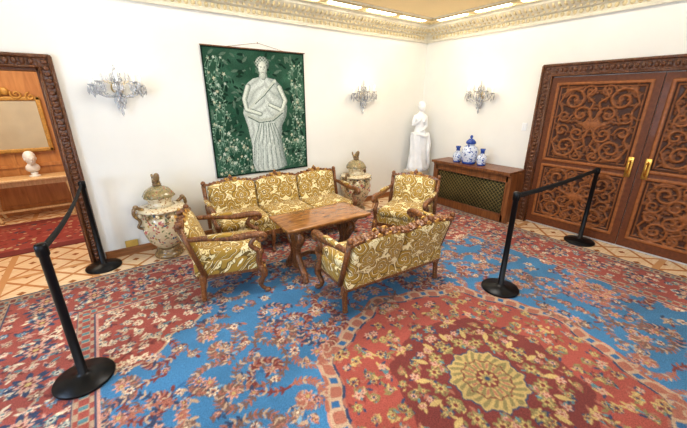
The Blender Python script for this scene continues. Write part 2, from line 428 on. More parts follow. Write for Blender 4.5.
def casing(name,T,w0,w1,zt,fw=.12,d=.07):
    b=Bd()
    for (x0,x1,z0,z1) in((w0-fw,w0,0,zt+fw),(w1,w1+fw,0,zt+fw),(w0,w1,zt,zt+fw)):
        b.bx(x0,x1,-d*.55,0,z0,z1,0,T)
    for o,r in((.012,.014),(fw-.012,.018)):
        b.tube([(w0-o,-d*.6,0),(w0-o,-d*.6,zt+o)],r,0,8,T); b.tube([(w1+o,-d*.6,0),(w1+o,-d*.6,zt+o)],r,0,8,T); b.tube([(w0-o,-d*.6,zt+o),(w1+o,-d*.6,zt+o)],r,0,8,T)
    z=.05; c=fw/2
    while z<zt+fw-.02:
        for x in(w0-c,w1+c):
            b.ball((x,-d*.58,z),(.03,.018,.022),1,8,T)
        z+=.055
    x=w0+.03
    while x<w1: b.ball((x,-d*.58,zt+c),(.022,.018,.03),1,8,T); x+=.055
    return b.obj(name,[wood_case,wood_case])
casing('trim_3',Matrix.Identity(4),DX0,DX1,DZ,.115)
casing('trim_4',Matrix.Rotation(-pi/2,4,'Z'),2.23,4.47,2.04,.15)
b=Bd(); b.bx(DX1-.02,DX1+.0,0,.2,0,DZ); b.bx(DX0,DX0+.02,0,.2,0,DZ); b.bx(DX0,DX1,0,.2,DZ-.02,DZ); b.obj('trim_5',[wood_door])
# ------------------------------------------------------------- adjoining room
panelw=WOOD('panelled_oak',S(176,116,62),S(206,148,88),.4,(5,5,.6))
b=Bd(); b.bx(-8.6,-4.3,2.7,2.85,0,2.6)
for x in np.arange(-8.4,-4.4,.55): b.bx(x,x+.03,2.685,2.7,.1,2.5)
for z in(.1,.75,2.4): b.bx(-8.6,-4.3,2.68,2.7,z,z+.05)
b.obj('wall_side_room_back',[panelw])
b=Bd(); b.bx(-4.4,-4.3,.15,2.7,0,2.6); b.obj('wall_side_room_right',[panelw])
b=Bd(); b.bx(-8.7,-8.6,.15,2.85,0,2.6); b.obj('wall_side_room_left',[panelw])
b=Bd(); b.bx(-8.7,-4.3,.15,2.85,2.6,2.7); b.obj('ceiling_side_room',[ceilm])
b=Bd(); b.rbox((-6.3,1.45,.006),(3.4,1.4,.012),.005); b.rbox((-6.3,1.45,.009),(3.1,1.1,.012),.005,1)
b.obj('hallway_rug',[M('rug_border',S(120,50,46),.9),PORC('rug_pattern',[S(150,62,58),S(74,62,82),S(188,150,122),S(122,46,44),S(168,94,84)],14,.9)])
b=Bd()
mx0,mx1,mz0,mz1=-6.42,-5.68,.98,1.80
for (x0,x1,z0,z1) in((mx0,mx1,mz0,mz0+.06),(mx0,mx1,mz1-.06,mz1),(mx0,mx0+.06,mz0,mz1),(mx1-.06,mx1,mz0,mz1)):
    b.rbox(((x0+x1)/2,2.66,(z0+z1)/2),(x1-x0,.04,z1-z0),.015)
b.bx(mx0+.05,mx1-.05,2.66,2.68,mz0+.05,mz1-.05,1)
mc=(mx0+mx1)/2
for s_ in(1,-1):
    b.tube([(mc+s_*p,2.64,1.83+q) for p,q in spiral(.12,.0,.07,pi*.8,1.4)],.014,0); b.tube([(mc+s_*p,2.64,1.80+q) for p,q in spiral(.27,.0,.06,pi*.5,1.3)],.012,0)
b.ball((mc,2.64,1.87),(.05,.02,.06)); b.obj('gilt_wall_mirror',[giltm,M('mirror_glass',S(198,186,164),.15,.2,.05)])
b=Bd(); b.rbox((-6.05,2.42,.62),(1.1,.4,.04),.015); b.bx(-6.55,-5.55,2.27,2.57,.53,.6,0)
for x in(-6.5,-5.6):
    for y in(2.28,2.56): b.tube(bez([(x,y,.54),(x+.02,y-.02,.35),(x,y,.15),(x+(.03 if x<-6 else -.03),y,.01)],6),[.03]*6+[.022]*6+[.02]*6+[.028],0)
b.bx(-6.5,-5.6,2.41,2.43,.12,.15,0)
b.obj('console_table',[WOOD('console_wood',S(206,172,124),S(232,202,160),.4)])
def head(bd,c,s,m=0):
    T=Matrix.Translation(c)@Matrix.Scale(s,4)
    bd.ball((0,0,0),(.078,.098,.118),m,16,T); bd.ball((0,-.03,-.06),(.052,.06,.058),m,12,T)
    bd.ball((0,.03,.03),(.09,.095,.105),m,14,T); bd.ball((0,.11,.02),(.05,.05,.05),m,10,T)
    bd.ball((0,-.1,-.01),(.012,.018,.03),m,8,T); bd.ball((0,-.088,-.052),(.025,.012,.01),m,8,T)
    for q in(-1,1): bd.ball((q*.03,-.085,.018),(.016,.01,.01),m,6,T); bd.ball((q*.08,0,-.005),(.01,.02,.03),m,6,T)
b=Bd(); head(b,(0,0,.27),.85)
b.mesh(skinmesh([(0,0,.06),(0,0,.12),(0,0,.2),(0,0,.25),(.1,0,.1),(-.1,0,.1)],[(0,1),(1,2),(2,3),(1,4),(1,5)],[.07,.075,.04,.035,.05,.05]))
b.lathe([(.07,0),(.07,.015),(.035,.03),(.05,.06)],0,16); b.obj('marble_bust',[white],(-5.97,2.42,.641),.3)
# ------------------------------------------------------------- rug
RX1,RY1=-.42,-.45
def make_rug():
    cx=-3.27; cy=-3.58; hw=RX1-cx; hl=RY1-cy; g=.006
    P=Paint(hw,hl,g); X,Y=P.X,P.Y; A=P.A
    c_=lambda *a: np.array(S(*a))
    red=c_(152,78,68); dred=c_(114,56,52); blue=c_(66,118,158); navy=c_(54,66,92); cream=c_(214,198,172)
    pink=c_(192,146,130); goldc=c_(180,156,104); ol=c_(126,116,78); teal=c_(88,124,130); brown=c_(116,88,78); lb=c_(112,148,172); tan=c_(176,150,126); rust=c_(156,100,84); blue2=c_(54,98,140)
    e=np.minimum(hw-X,hl-Y); r=np.hypot(X,Y); th=np.arctan2(Y,X)
    BW=.78
    A[:]=blue
    nzb=np.sin(X*9+np.sin(Y*7)*2)*np.sin(Y*11+np.sin(X*5)*2)>.25; A[nzb]=blue*.92
    ic=(hw-BW,hl-BW); rs=np.hypot(X-ic[0],Y-ic[1]); ts=np.arctan2(Y-ic[1],X-ic[0])
    k5=(1+.12*np.abs(np.cos(5*ts))); sp=rs<.78*k5; A[rs<.80*k5]=tan; A[sp]=red
    lob=(1+.08*np.abs(np.cos(4*th))+.03*np.cos(16*th)); R=.92*lob
    band=(r<R+.13)&(r>=R)
    A[r<R+.13]=pink*.9; A[r<R+.115]=tan; A[r<R+.02]=navy; A[r<R]=red
    z=band&(np.cos(36*th)*np.cos((r-R-.06)*40)>.1); A[z]=rust; z=band&(np.cos(36*th+pi)>.7)&(np.abs(r-R-.065)<.025); A[z]=blue2
    inner=r<.58*lob; A[inner]=dred
    border=e<BW; A[border]=red
    def inreg(x,y,k):
        i=min(P.ny-1,max(0,int(y/g))); j=min(P.nx-1,max(0,int(x/g))); return k[i,j]
    med=r<R-.02; field=(~border)&(r>R+.15)&(~sp)
    def vines(mask,step,rad,vc,leafs,fls,fs=.05,w0=.008):
        for gx in np.arange(0,hw+step,step):
            for gy in np.arange(0,hl+step,step):
                x=gx+rng.uniform(-.35,.35)*step; y=gy+rng.uniform(-.35,.35)*step
                if not inreg(min(max(x,0),hw-.01),min(max(y,0),hl-.01),mask): continue
                a=rng.uniform(0,6.28); d=rng.choice([-1,1]); rr=rad*rng.uniform(.7,1.25)
                pts=spiral(x,y,rr,a,rng.uniform(1.0,1.6),16,.2,d); c=vc[rng.integers(len(vc))]
                P.curve(pts,w0,c,.004)
                for k in range(1,len(pts)-1,2):
                    px,py=pts[k]; an=a+d*6.28*1.3*k/16+rng.uniform(-.6,.6); q=rng.choice([-1,1]); l=rng.uniform(.5,1.0)*fs
                    P.leaf(px+q*l*.7*math.cos(an),py+q*l*.7*math.sin(an),l,l*.38,an+.5,leafs[rng.integers(len(leafs))])
                f=fls[rng.integers(len(fls))]; P.flower(x,y,fs*rng.uniform(.7,1.2),int(rng.integers(5,9)),*f,ph=rng.uniform(0,6))
    # flowing scroll branches in the blue field
    for k in range(75):
        x=rng.uniform(0,hw-BW); y=rng.uniform(0,hl-BW)
        if not inreg(x,y,field): continue
        sp_=spiral(x,y,rng.uniform(.14,.26),rng.uniform(0,6.28),rng.uniform(.7,1.1),28,.2,rng.choice([-1,1]))
        col=[brown,rust,navy,brown,dred][k%5]; P.curve(sp_,.010,col,.004)
        for j in range(1,len(sp_)-1):
            px,py=sp_[j]; an=math.atan2(sp_[j+1][1]-py,sp_[j+1][0]-px)
            for q in(1,-1): P.leaf(px+.02*math.cos(an+q),py+.02*math.sin(an+q),.026,.008,an+q*.9,[col,tan,col,rust][(j+k)%4])
        P.flower(x,y,.05,7,pink,rust,goldc)
    vines(field,.19,.05,[brown,navy,tan,blue2],[brown,navy,tan,rust,lb,blue2,dred],[(pink,dred,goldc),(tan,brown,cream),(rust,pink,navy),(cream,rust,navy)],fs=.034,w0=.006)
    vines(med,.10,.036,[navy,ol,dred,goldc],[ol,navy,dred,goldc,teal,rust],[(goldc,dred,navy),(pink,tan,red),(ol,goldc,red),(ol,pink,navy)],fs=.030,w0=.006)
    vines(border,.11,.042,[dred,navy,cream,pink],[cream,pink,teal,dred,tan,navy,rust],[(cream,pink,red),(teal,cream,navy),(pink,cream,teal),(tan,dred,cream),(lb,navy,cream)],fs=.035,w0=.006)
    vines(sp&~border,.105,.04,[cream,navy],[cream,tan,teal,dred],[(cream,pink,red),(tan,cream,navy)],fs=.033,w0=.006)
    for i in range(9):
        t=.2+i*.38
        for (x,y) in((hw-.40,t),(t,hl-.40)):
            if x<hw-.1 and y<hl-.1:
                P.flower(x,y,.12,8,navy,tan,pink); P.flower(x,y,.07,6,pink,dred,goldc)
    kk=.24*(1+.05*np.cos(12*th)+.03*np.cos(24*th))
    A[r<kk+.010]=navy; A[r<kk]=goldc*.9
    m=(r<kk*.94)&(r>kk*.66)&(np.cos(24*th+r*60)>.0); A[m]=ol
    A[(r<kk*.66)&(r>kk*.62)]=dred; m=(r<kk*.62)&(r>kk*.3)&(np.cos(16*th)>.1); A[m]=ol; m=(r<kk*.55)&(r>kk*.38)&(np.cos(16*th+pi)>.4); A[m]=rust
    A[r<kk*.3]=dred; P.flower(0,0,kk.mean()*.26,8,goldc,ol,navy)
    for k in range(0,5):
        a=k*pi/8; P.flower(.34*math.cos(a),.34*math.sin(a),.055,6,ol,goldc,dred); P.leaf(.43*math.cos(a+.19),.43*math.sin(a+.19),.05,.02,a+.19,goldc)
    def ln(a,c_,col): A[(e>=a)&(e<c_)]=col
    ln(0,.025,navy); ln(.025,.035,tan)
    ln(.035,.13,tan*.95); ln(.13,.14,navy)
    s_=np.where(hw-X<hl-Y,Y,X)
    z=(e>=.04)&(e<.125)&(np.sin(s_*75)*np.cos((e-.08)*55)>.1); A[z]=dred; z=(e>=.065)&(e<.10)&(np.sin(s_*75+3)>.6); A[z]=teal
    ln(BW-.15,BW-.14,navy); ln(BW-.14,BW-.03,tan*.9); z=(e>=BW-.135)&(e<BW-.035)&(np.sin(s_*62)*np.cos((e-BW+.085)*55)>.0); A[z]=red; z=(e>=BW-.11)&(e<BW-.06)&(np.sin(s_*62+3)>.6); A[z]=teal
    ln(BW-.03,BW-.018,navy); ln(BW-.018,BW+.0,pink)
    full=np.concatenate([A[:,::-1],A[:,1:]],1); full=np.concatenate([full[::-1],full[1:]],0)
    xs=cx+np.concatenate([-X[0,::-1],X[0,1:]]); ys=cy+np.concatenate([-Y[::-1,0],Y[1:,0]])
    keep=ys>-5.2; ys=ys[keep]; full=full[keep]
    XX,YY=np.meshgrid(xs,ys); ZZ=np.full(XX.shape,.012); ZZ[0]=ZZ[-1]=.001; ZZ[:,0]=ZZ[:,-1]=.001
    ab=1+.10*np.sin(YY*5+np.sin(XX*2)*1.5)+.06*np.sin(YY*17+XX*3); full=full*ab[...,None]
    f=full.copy(); f[1:-1,1:-1]=.6*full[1:-1,1:-1]+.1*(full[:-2,1:-1]+full[2:,1:-1]+full[1:-1,:-2]+full[1:-1,2:]); full=f
    return gridobj('persian_rug',XX,YY,ZZ,full,ATTR('rug_wool',.95,.3,150,.4,.1))
make_rug()
# ------------------------------------------------------------- tapestry
def tapestry():
    W,Hh,g=1.36,1.57,.005; P=Paint(W,Hh,g); A=P.A; X,Y=P.X,P.Y
    gr=np.array(S(30,66,50)); n=(np.sin(X*7+np.sin(Y*5)*2)*np.sin(Y*6+1)+1)/2; n2=(np.sin(X*19+np.sin(Y*23))*np.sin(Y*17+X*5)+1)/2
    A[:]=gr*(1-n[...,None]*.6)+np.array(S(76,120,98))*n[...,None]*.65*(.5+.5*n2[...,None])
    e=np.minimum(np.minimum(X,W-X),np.minimum(Y,Hh-Y))
    wt=np.array(S(194,204,192)); gy=np.array(S(114,140,122)); pk=np.array(S(180,170,140)); dg=np.array(S(20,48,36))
    for i in range(460):
        x=rng.uniform(.04,W-.04); y=rng.uniform(.03,Hh-.05); l=rng.uniform(.02,.055); P.leaf(x,y,l,l*.35,rng.uniform(0,3),[dg,gy*.6,gr*1.6][i%3])
    for i in range(420):
        x=rng.uniform(.05,W-.05); y=rng.uniform(.03,Hh-.06)**1.0
        if y>.5 and (.25<x<W-.2): continue
        if rng.uniform()<.35 and y>.6: continue
        c=[wt,gy,pk][rng.integers(3)]
        a=rng.uniform(0,6.28); P.curve([(x,y),(x+.03*math.cos(a),y-.05),(x+.05*math.cos(a),y-.09)],.003,gy)
        P.flower(x,y,rng.uniform(.010,.026),5,c,wt,pk,a); P.leaf(x+.03,y-.03,.020,.007,a,gy)
    for s0 in(.07,W-.08,.17,W-.19):
        P.curve([(s0+.03*math.sin(t*9),t) for t in np.linspace(.1,1.45,40)],.0035,gy)
        for t in np.linspace(.1,1.45,34): P.leaf(s0+.03*math.sin(t*9)+.02*random.choice((-1,1)),t,.022,.008,t*40,gy*1.2)
    cx=.745; B=.03; kx=1.2
    pts=[(-.17,0),(-.2,.12),(-.19,.35),(-.22,.6),(-.26,.78),(-.23,.92),(-.215,1.05),(-.19,1.14),(-.12,1.2),(-.05,1.22),(-.04,1.27),(.04,1.27),(.05,1.22),(.13,1.2),(.2,1.13),(.23,1.0),(.27,.85),(.25,.72),(.19,.6),(.17,.4),(.2,.2),(.23,.03),(.1,-.02),(-.08,-.01)]
    robe=P.poly([(cx+a*kx,B+c) for a,c in pts])
    u=(X-cx)
    lo=np.where(robe,X,9).min(1); hi=np.where(robe,X,-9).max(1); mid=(lo+hi)/2; hf=np.maximum((hi-lo)/2,.01)
    s=(X-mid[:,None])/hf[:,None]
    cyl=np.sqrt(np.clip(1-(s+.25)**2*.75,0,1))
    fold=np.abs(np.sin(u*40+np.sin(Y*7)*1.8+.5*np.sin(Y*23+u*9))); f2=np.abs(np.sin((u*.9+Y)*21+np.sin(u*16)*.9))
    f3=np.abs(np.sin((u*-.9+Y)*19+np.sin(Y*22)*.6)); f2=np.where(u>0,f2,f3)
    up=np.clip((Y-.66)/.12,0,1)
    tone=np.clip(.22+.60*cyl*(.45+.55*(fold*(1-up)+f2*up))+.05*np.sin(X*130)*np.sin(Y*90),0,1)[...,None]
    A[robe]=(np.array(S(72,92,86))*(1-tone)+np.array(S(220,226,220))*tone)[robe]
    def shade_el(ex,ey,rx,ry,dark,light,rot=0):
        uu=(X-ex)/rx; vv=(Y-ey)/ry; m=uu*uu+vv*vv<1; t=np.clip(1-((uu+.4)**2+(vv-.3)**2)*.5,0,1)[...,None]
        A[m]=(np.array(S(*dark))*(1-t)+np.array(S(*light))*t)[m]; return m
    shade_el(cx,B+1.385,.095,.085,(84,98,92),(176,184,174)); hm=((X-cx)/.095)**2+((Y-B-1.385)/.085)**2<1; m=hm&(np.sin(X*150)*np.sin(Y*150)>.2); A[m]=S(78,92,86)
    shade_el(cx,B+1.325,.06,.088,(130,142,132),(218,222,212))
    shade_el(cx,B+1.235,.042,.05,(110,122,114),(196,202,192))
    for q in(-1,1):
        P.disc(cx+q*.022,B+1.335,.007,S(60,74,66)); P.curve([(cx+q*.036,B+1.348),(cx+q*.012,B+1.35)],.003,S(80,94,86))
    P.curve([(cx+.004,B+1.33),(cx+.01,B+1.30)],.004,S(130,140,128)); P.curve([(cx-.015,B+1.28),(cx+.015,B+1.28)],.004,S(110,96,88))
    def arm(pp,r0,r1):
        P.curve(pp,r0+.007,S(84,102,94),r1+.005); P.curve(pp,r0,S(160,168,158),r1); P.curve([(x-.007,y+.006) for x,y in pp],r0*.6,S(206,212,202),r1*.6)
    arm([(cx-.22,B+1.1),(cx-.28,B+.95),(cx-.26,B+.82),(cx-.07,B+.76)],.032,.022)
    arm([(cx+.22,B+1.1),(cx+.30,B+.93),(cx+.24,B+.8),(cx+.06,B+.88)],.032,.022)
    P.curve([(cx+.16,B+1.18),(cx+.02,B+1.04),(cx-.12,B+.92),(cx-.22,B+.84)],.02,S(190,196,186),.014); P.curve([(cx+.15,B+1.15),(cx+.0,B+1.0),(cx-.14,B+.89)],.005,S(80,98,90))
    P.curve([(cx-.26,B+.76),(cx-.1,B+.68),(cx+.1,B+.70),(cx+.26,B+.80)],.02,S(176,182,172)); P.curve([(cx-.25,B+.73),(cx-.1,B+.65),(cx+.1,B+.67),(cx+.25,B+.77)],.006,S(76,94,86))
    for q in np.linspace(-.2,.22,8): P.curve([(cx+q*.5,B+.64),(cx+q*.95,B+.4),(cx+q*1.2,B+.02)],.005,S(96,114,106),.003)
    A[e<.02]=S(20,42,32)
    XX=-3.905+X; ZZ=.78+Y; YY=-.02-.006*np.sin(X*9)*(1-Y/Hh)
    e0=bpy.data.objects.new('wall_tapestry',None); sc.collection.objects.link(e0)
    o=gridobj('cloth',XX,YY,ZZ,A,ATTR('tapestry_weave',.9,.3,110,.4)); o.parent=e0
    b=Bd(); b.tube([(-3.91,-.022,2.355),(-2.53,-.022,2.355)],.007,0); b.tube([(-3.6,-.02,2.36),(-3.2,-.012,2.43),(-2.85,-.02,2.36)],.002,0,5); b.ball((-3.2,-.012,2.43),.008)
    o=b.obj('rod',[wood_dark]); o.parent=e0
tapestry()
# ------------------------------------------------------------- seating
def seating(name,W,ns,loc,rot,D=.68,BH=.36,lean=13):
    b=Bd(); hw=W/2
    b.rbox((0,-.01,.315),(W-.08,D-.1,.15),.03,0,6)
    cw=(W-.12)/ns
    def puff(q,h):
        fx=1-(q[0]/h[0])**2; fy=1-(q[1]/h[1])**2; q=list(q)
        if q[2]>0: q[2]+=.03*max(0,fx)*max(0,fy)
        return q
    for i in range(ns):
        x=-(W-.12)/2+cw*(i+.5); b.rbox((x,-.045,.405),(cw-.008,D-.14,.10),.04,0,6,puff)
    n=24*ns; o=[]
    for k in range(n+1):
        t=k/n; o.append((-hw+.05+(W-.1)*t,.235-.028*abs(math.sin(t*pi*ns*2))))
    o+=[(hw-.05,.275),(-hw+.05,.275)]
    b.prism(o,-D/2+.03,-D/2+.06,1)
    for i in range(2*ns): b.ball((-hw+.05+(W-.1)*(i+.5)/(2*ns),-D/2+.028,.228),(.022,.012,.018),2,8)
    for s_ in(-1,1): b.bx(s_*(hw-.06)-.015,s_*(hw-.06)+.015,-D/2+.05,D/2-.08,.225,.265,1)
    b.bx(-hw+.06,hw-.06,D/2-.1,D/2-.07,.225,.265,1)
    T=Matrix.Translation((0,D/2-.11,.38))@Matrix.Rotation(-math.radians(lean),4,'X')
    def puffb(q,h):
        fx=1-(q[0]/h[0])**2; fz=1-(q[2]/h[2])**2; q=list(q)
        if q[1]<0: q[1]-=.03*max(0,fx)*max(0,fz)
        else: q[1]+=.012*max(0,fx)*max(0,fz)
        if q[2]>0: q[2]+=.035*math.cos(q[0]/h[0]*pi/2)
        return q
    for i in range(ns):
        x=-(W-.12)/2+cw*(i+.5); b.rbox((x,0,BH/2-.04),(cw-.004,.10,BH+.08),.045,0,6,puffb,T)
    o=[];n=24*ns
    zb=BH-.02
    def top(t): return zb+.030+.032*abs(math.sin(t*pi*ns))+.007*math.sin(t*pi*ns*12)
    for k in range(n+1): t=k/n; o.append((-hw+.03+(W-.06)*t,top(t)))
    for k in range(n,-1,-1): t=k/n; o.append((-hw+.03+(W-.06)*t,zb+.005+.03*abs(math.sin(t*pi*ns))))
    b.prism(o,-.035,.035,1,T)
    for i in range(ns):
        x=-(W-.12)/2+cw*(i+.5)
        for s_ in(-1,1):
            for yy in(-.038,.038):
                b.tube([(x+s_*p,yy,zb+.056+q) for p,q in spiral(.05,.012,.024,pi,1.2,14)],.008,2,6,T)
                b.tube([(x+s_*p,yy,zb+.042+q) for p,q in spiral(cw*.28,.0,.020,pi,1.1,12)],.007,2,6,T)
            for j in range(5):
                b.ball((x+s_*(cw*(.1+.08*j)),0,top(.5/ns+(.1+.08*j)/ns)),(.018,.034,.013),1,6,T)
        b.ball((x,0,zb+.082),(.028,.036,.028),1,8,T); b.ball((x,0,zb+.106),(.014,.018,.017),2,6,T)
    for s_ in(-1,1):
        b.tube([(s_*(hw-.03),0,-.12),(s_*(hw-.03),0,BH*.5),(s_*(hw-.03),0,BH+.0)],[.026,.022,.026],1,8,T)
        b.ball((s_*(hw-.03),0,BH+.025),(.028,.028,.03),1,8,T)
        X=s_*(hw-.025); yb=D/2-.08
        ap=bez([(X,yb+.02,.62),(X*1.01,.1,.615),(X*1.02,-.1,.595),(X*1.02,-D/2+.1,.605),(X*1.02,-D/2+.02,.60),(X*1.02,-D/2-.01,.57),(X*1.02,-D/2+.03,.545),(X*1.02,-D/2+.055,.57)],6)
        nn=len(ap); b.tube(ap,[.022+.012*math.sin(pi*min(1,i/nn*1.3)) for i in range(nn)],1,8)
        b.rbox((X*1.02,.02,.630),(.05,.22,.035),.017,0,4)
        sp=bez([(X*1.02,-D/2+.06,.59),(X*1.02,-D/2+.12,.51),(X,-D/2+.05,.43),(X*.98,-D/2+.06,.35),(X*.97,-D/2+.05,.27)],6)
        b.tube(sp,[.02]*6+[.024]*6+[.028]*6+[.028]*7,1,8); b.ball((X*1.0,-D/2+.035,.43),(.028,.028,.032),1,8)
        b.ball((X*1.025,-D/2+.03,.575),(.024,.016,.016),2,8)
        b.ball((X*.98,-D/2+.045,.27),(.034,.034,.038),1,8); b.ball((X*.98,-D/2+.012,.275),(.016,.01,.02),2,8)
        fl=bez([(X*.97,-D/2+.05,.27),(X*.99,-D/2+.02,.2),(X*.95,-D/2+.06,.09),(X*.97,-D/2+.02,.03),(X*.98,-D/2+.0,.02)],6)
        b.tube(fl,[.036]*4+[.034]*4+[.026]*5+[.019]*6+[.02]*6,1,8); b.ball((X*.98,-D/2,.022),(.028,.032,.022),1,8)
        bl=bez([(X*.95,yb-.05,.27),(X*.95,yb-.04,.16),(X*.95,yb-.03,.02)],6); b.tube(bl,[.032]*6+[.024]*7,1,8); b.ball((X*.95,yb-.03,.018),(.028,.028,.018),1,8)
    if ns>1:
        for i in range(1,ns):
            x=-(W-.12)/2+cw*i
            b.tube(bez([(x,-D/2+.05,.27),(x,-D/2+.02,.18),(x,-D/2+.05,.08),(x,-D/2+.02,.02)],5),[.03]*5+[.026]*5+[.02]*6,1,8); b.ball((x,-D/2+.02,.02),(.026,.028,.02),1,8)
    return b.obj(name,[damask,wood_dark,giltm],loc,rot)
rd=math.radians
seating('carved_sofa',1.86,3,(-3.28,-.70,.013),rd(-4),.64,.40)
seating('carved_armchair',.62,1,(-4.25,-1.38,.013),rd(90-18),.68,.36,17)
seating('carved_armchair',.68,1,(-2.02,-1.62,.013),rd(205+90),.66,.40)
seating('carved_loveseat',1.20,2,(-3.06,-2.32,.013),rd(180-4),.58,.335,18)
# ------------------------------------------------------------- coffee table
b=Bd(); tw,td=.95,.50
b.rbox((0,0,.60),(tw,td,.03),.012,0,4); b.rbox((0,0,.575),(tw-.05,td-.05,.03),.01,1,4)
for sx in(-1,1):
    x=sx*.3
    b.rbox((x,0,.55),(.05,td-.14,.04),.012,1)
    for sy in(-1,1):
        b.tube(bez([(x,sy*.05,.54),(x,sy*.14,.47),(x,sy*.06,.34),(x,sy*.05,.24),(x,sy*.13,.14),(x,sy*.20,.06),(x,sy*.21,.02)],6),[.036]*6+[.042]*6+[.034]*6+[.036]*6+[.036]*6+[.03]*7,1,10)
        b.tube([(x,sy*.14+p*sy,.47+q) for p,q in spiral(.0,.0,.05,0,1.3,16)],.014,1,8); b.ball((x,sy*.21,.024),(.034,.036,.024),1)
    b.rbox((x,0,.29),(.05,.12,.38),.02,1,4); b.ball((x,0,.12),(.034,.05,.04),1)
b.tube(bez([(-.3,0,.19),(-.15,0,.22),(0,0,.18),(.15,0,.22),(.3,0,.19)],6),.022,1,8); b.ball((0,0,.2),(.04,.04,.05),1)
b.obj('coffee_table',[wood_tab,wood_dark],(-3.34,-1.65,.013),rd(-3))
# ------------------------------------------------------------- urns
urnbody=PORC('urn_enamel',[S(212,194,158),S(170,88,82),S(78,102,126),S(222,206,170),S(124,128,88),S(184,120,98),S(190,152,88)],30)
urnc=PORC('urn_cream',[S(222,208,176),S(190,150,110),S(228,216,188),S(168,130,84)],38)
urng=PORC('urn_lid_enamel',[S(150,134,94),S(112,108,74),S(190,170,126),S(156,100,80),S(102,112,96)],40)
urnp=M('urn_pink',S(190,110,102),.3)
def urn(loc,rot=0,s=1):
    b=Bd()
    b.lathe([(.15,0),(.16,.01),(.16,.03),(.145,.05),(.12,.07),(.13,.09),(.10,.11)],2,28)
    b.lathe([(.10,.11),(.13,.14),(.19,.22),(.225,.32),(.24,.42),(.235,.5),(.20,.57)],0,32,fn=lambda r,a,z:(r*(1+.02*math.cos(8*a))*math.cos(a),r*(1+.02*math.cos(8*a))*math.sin(a),z))
    b.lathe([(.20,.57),(.245,.585),(.26,.6),(.245,.615),(.15,.63)],1,32,fn=lambda r,a,z:(r*(1+.03*math.cos(12*a))*math.cos(a),r*(1+.03*math.cos(12*a))*math.sin(a),z))
    b.lathe([(.15,.63),(.12,.66),(.125,.7),(.15,.72),(.155,.735)],1,28)
    b.lathe([(.16,.735),(.165,.745),(.15,.775),(.12,.82),(.07,.85),(.045,.86)],3,40,fn=lambda r,a,z:(r*(1+.05*math.cos(10*a))*math.cos(a),r*(1+.05*math.cos(10*a))*math.sin(a),z))
    b.ball((0,0,.875),(.05,.05,.02),2); b.mesh(skinmesh([(0,.03,.91),(0,-.01,.95),(0,-.035,.99),(0,-.05,1.0),(.03,.03,.88),(-.03,.03,.88),(.025,-.03,.885),(-.025,-.03,.885),(0,.07,.94),(0,.075,.99)],[(0,1),(1,2),(2,3),(0,4),(0,5),(1,6),(1,7),(0,8),(8,9)],[.032,.032,.032,.022,.014,.014,.012,.012,.012,.016],1),2)
    for k in range(14):
        a=2*pi*k/14; r=.243; b.ball((r*math.cos(a),r*math.sin(a),.545+.012*(k%2)),(.026,.026,.026),1 if k%2 else 2,8)
    for k in range(12):
        a=2*pi*k/12+.2; b.ball((.232*math.cos(a),.232*math.sin(a),.42+.05*(k%3-1)),(.026,.026,.022),(4,1,2)[k%3],8)
        for j in range(5): q=a+.11*math.cos(j*1.256); b.ball((.236*math.cos(q),.236*math.sin(q),.42+.05*(k%3-1)+.026*math.sin(j*1.256)),(.014,.014,.012),(1,4,0)[k%3],6)
    for s_ in(-1,1):
        b.tube(bez([(s_*.2,0,.62),(s_*.28,0,.66),(s_*.3,0,.58),(s_*.25,0,.5),(s_*.28,0,.44),(s_*.22,0,.40)],6),[.02]*12+[.016]*19,2,8)
        b.ball((s_*.27,0,.665),(.03,.03,.03),2)
    b.v=[tuple(c*s for c in v) for v in b.v]
    return b.obj('porcelain_urn',[urnbody,urnc,dk,urng,urnp],loc,rot)
urn((-4.63,-.27,0),rd(20),.98); urn((-1.79,-.27,0),rd(20),.98)
# ------------------------------------------------------------- radiator cabinet
b=Bd(); cl,ch=1.38,.78
yc=-1.42
b.bx(-.49,-.03,yc-cl/2,yc+cl/2,ch-.035,ch,0)
b.rbox((-.25,yc,ch-.05),(.42,cl-.03,.03),.01,0)
for y in(yc-cl/2+.04,yc+cl/2-.04): b.bx(-.415,-.03,y-.04,y+.04,0,ch-.04,0)
b.bx(-.415,-.375,yc-cl/2+.05,yc+cl/2-.05,ch-.15,ch-.04,0); b.bx(-.415,-.375,yc-cl/2+.05,yc+cl/2-.05,0,.12,0)
b.bx(-.37,-.36,yc-cl/2+.05,yc+cl/2-.05,.1,ch-.1,1)
for z in(.13,ch-.155): b.tube([(-.415,yc-cl/2+.08,z),(-.415,yc+cl/2-.08,z)],.01,0,6)
z0,z1=.13,ch-.16; a0,a1=yc-cl/2+.09,yc+cl/2-.09; st=.062
k=a0-(z1-z0)
while k<a1:
    for d in(1,-1):
        t0=max(0,a0-k); t1=min(z1-z0,a1-k)
        if t1-t0>.01:
            za,zb=(z0+t0,z0+t1) if d==1 else (z1-t0,z1-t1)
            b.tube([(-.385,k+t0,za),(-.385,k+t1,zb)],.0055,2,4)
    k+=st
b.obj('radiator_cabinet',[WOOD('cabinet_wood',S(102,58,28),S(144,92,52),.4),M('cabinet_back_mesh',S(60,58,36),.8),M('lattice_brass',S(136,120,70),.5,.4)])
bw=PORC('blue_white_porcelain',[S(206,214,228),S(40,72,156),S(66,104,182),S(216,222,232),S(36,62,138)],38,.15)
blu=M('cobalt_glaze',S(46,78,158),.15,0,.3,40)
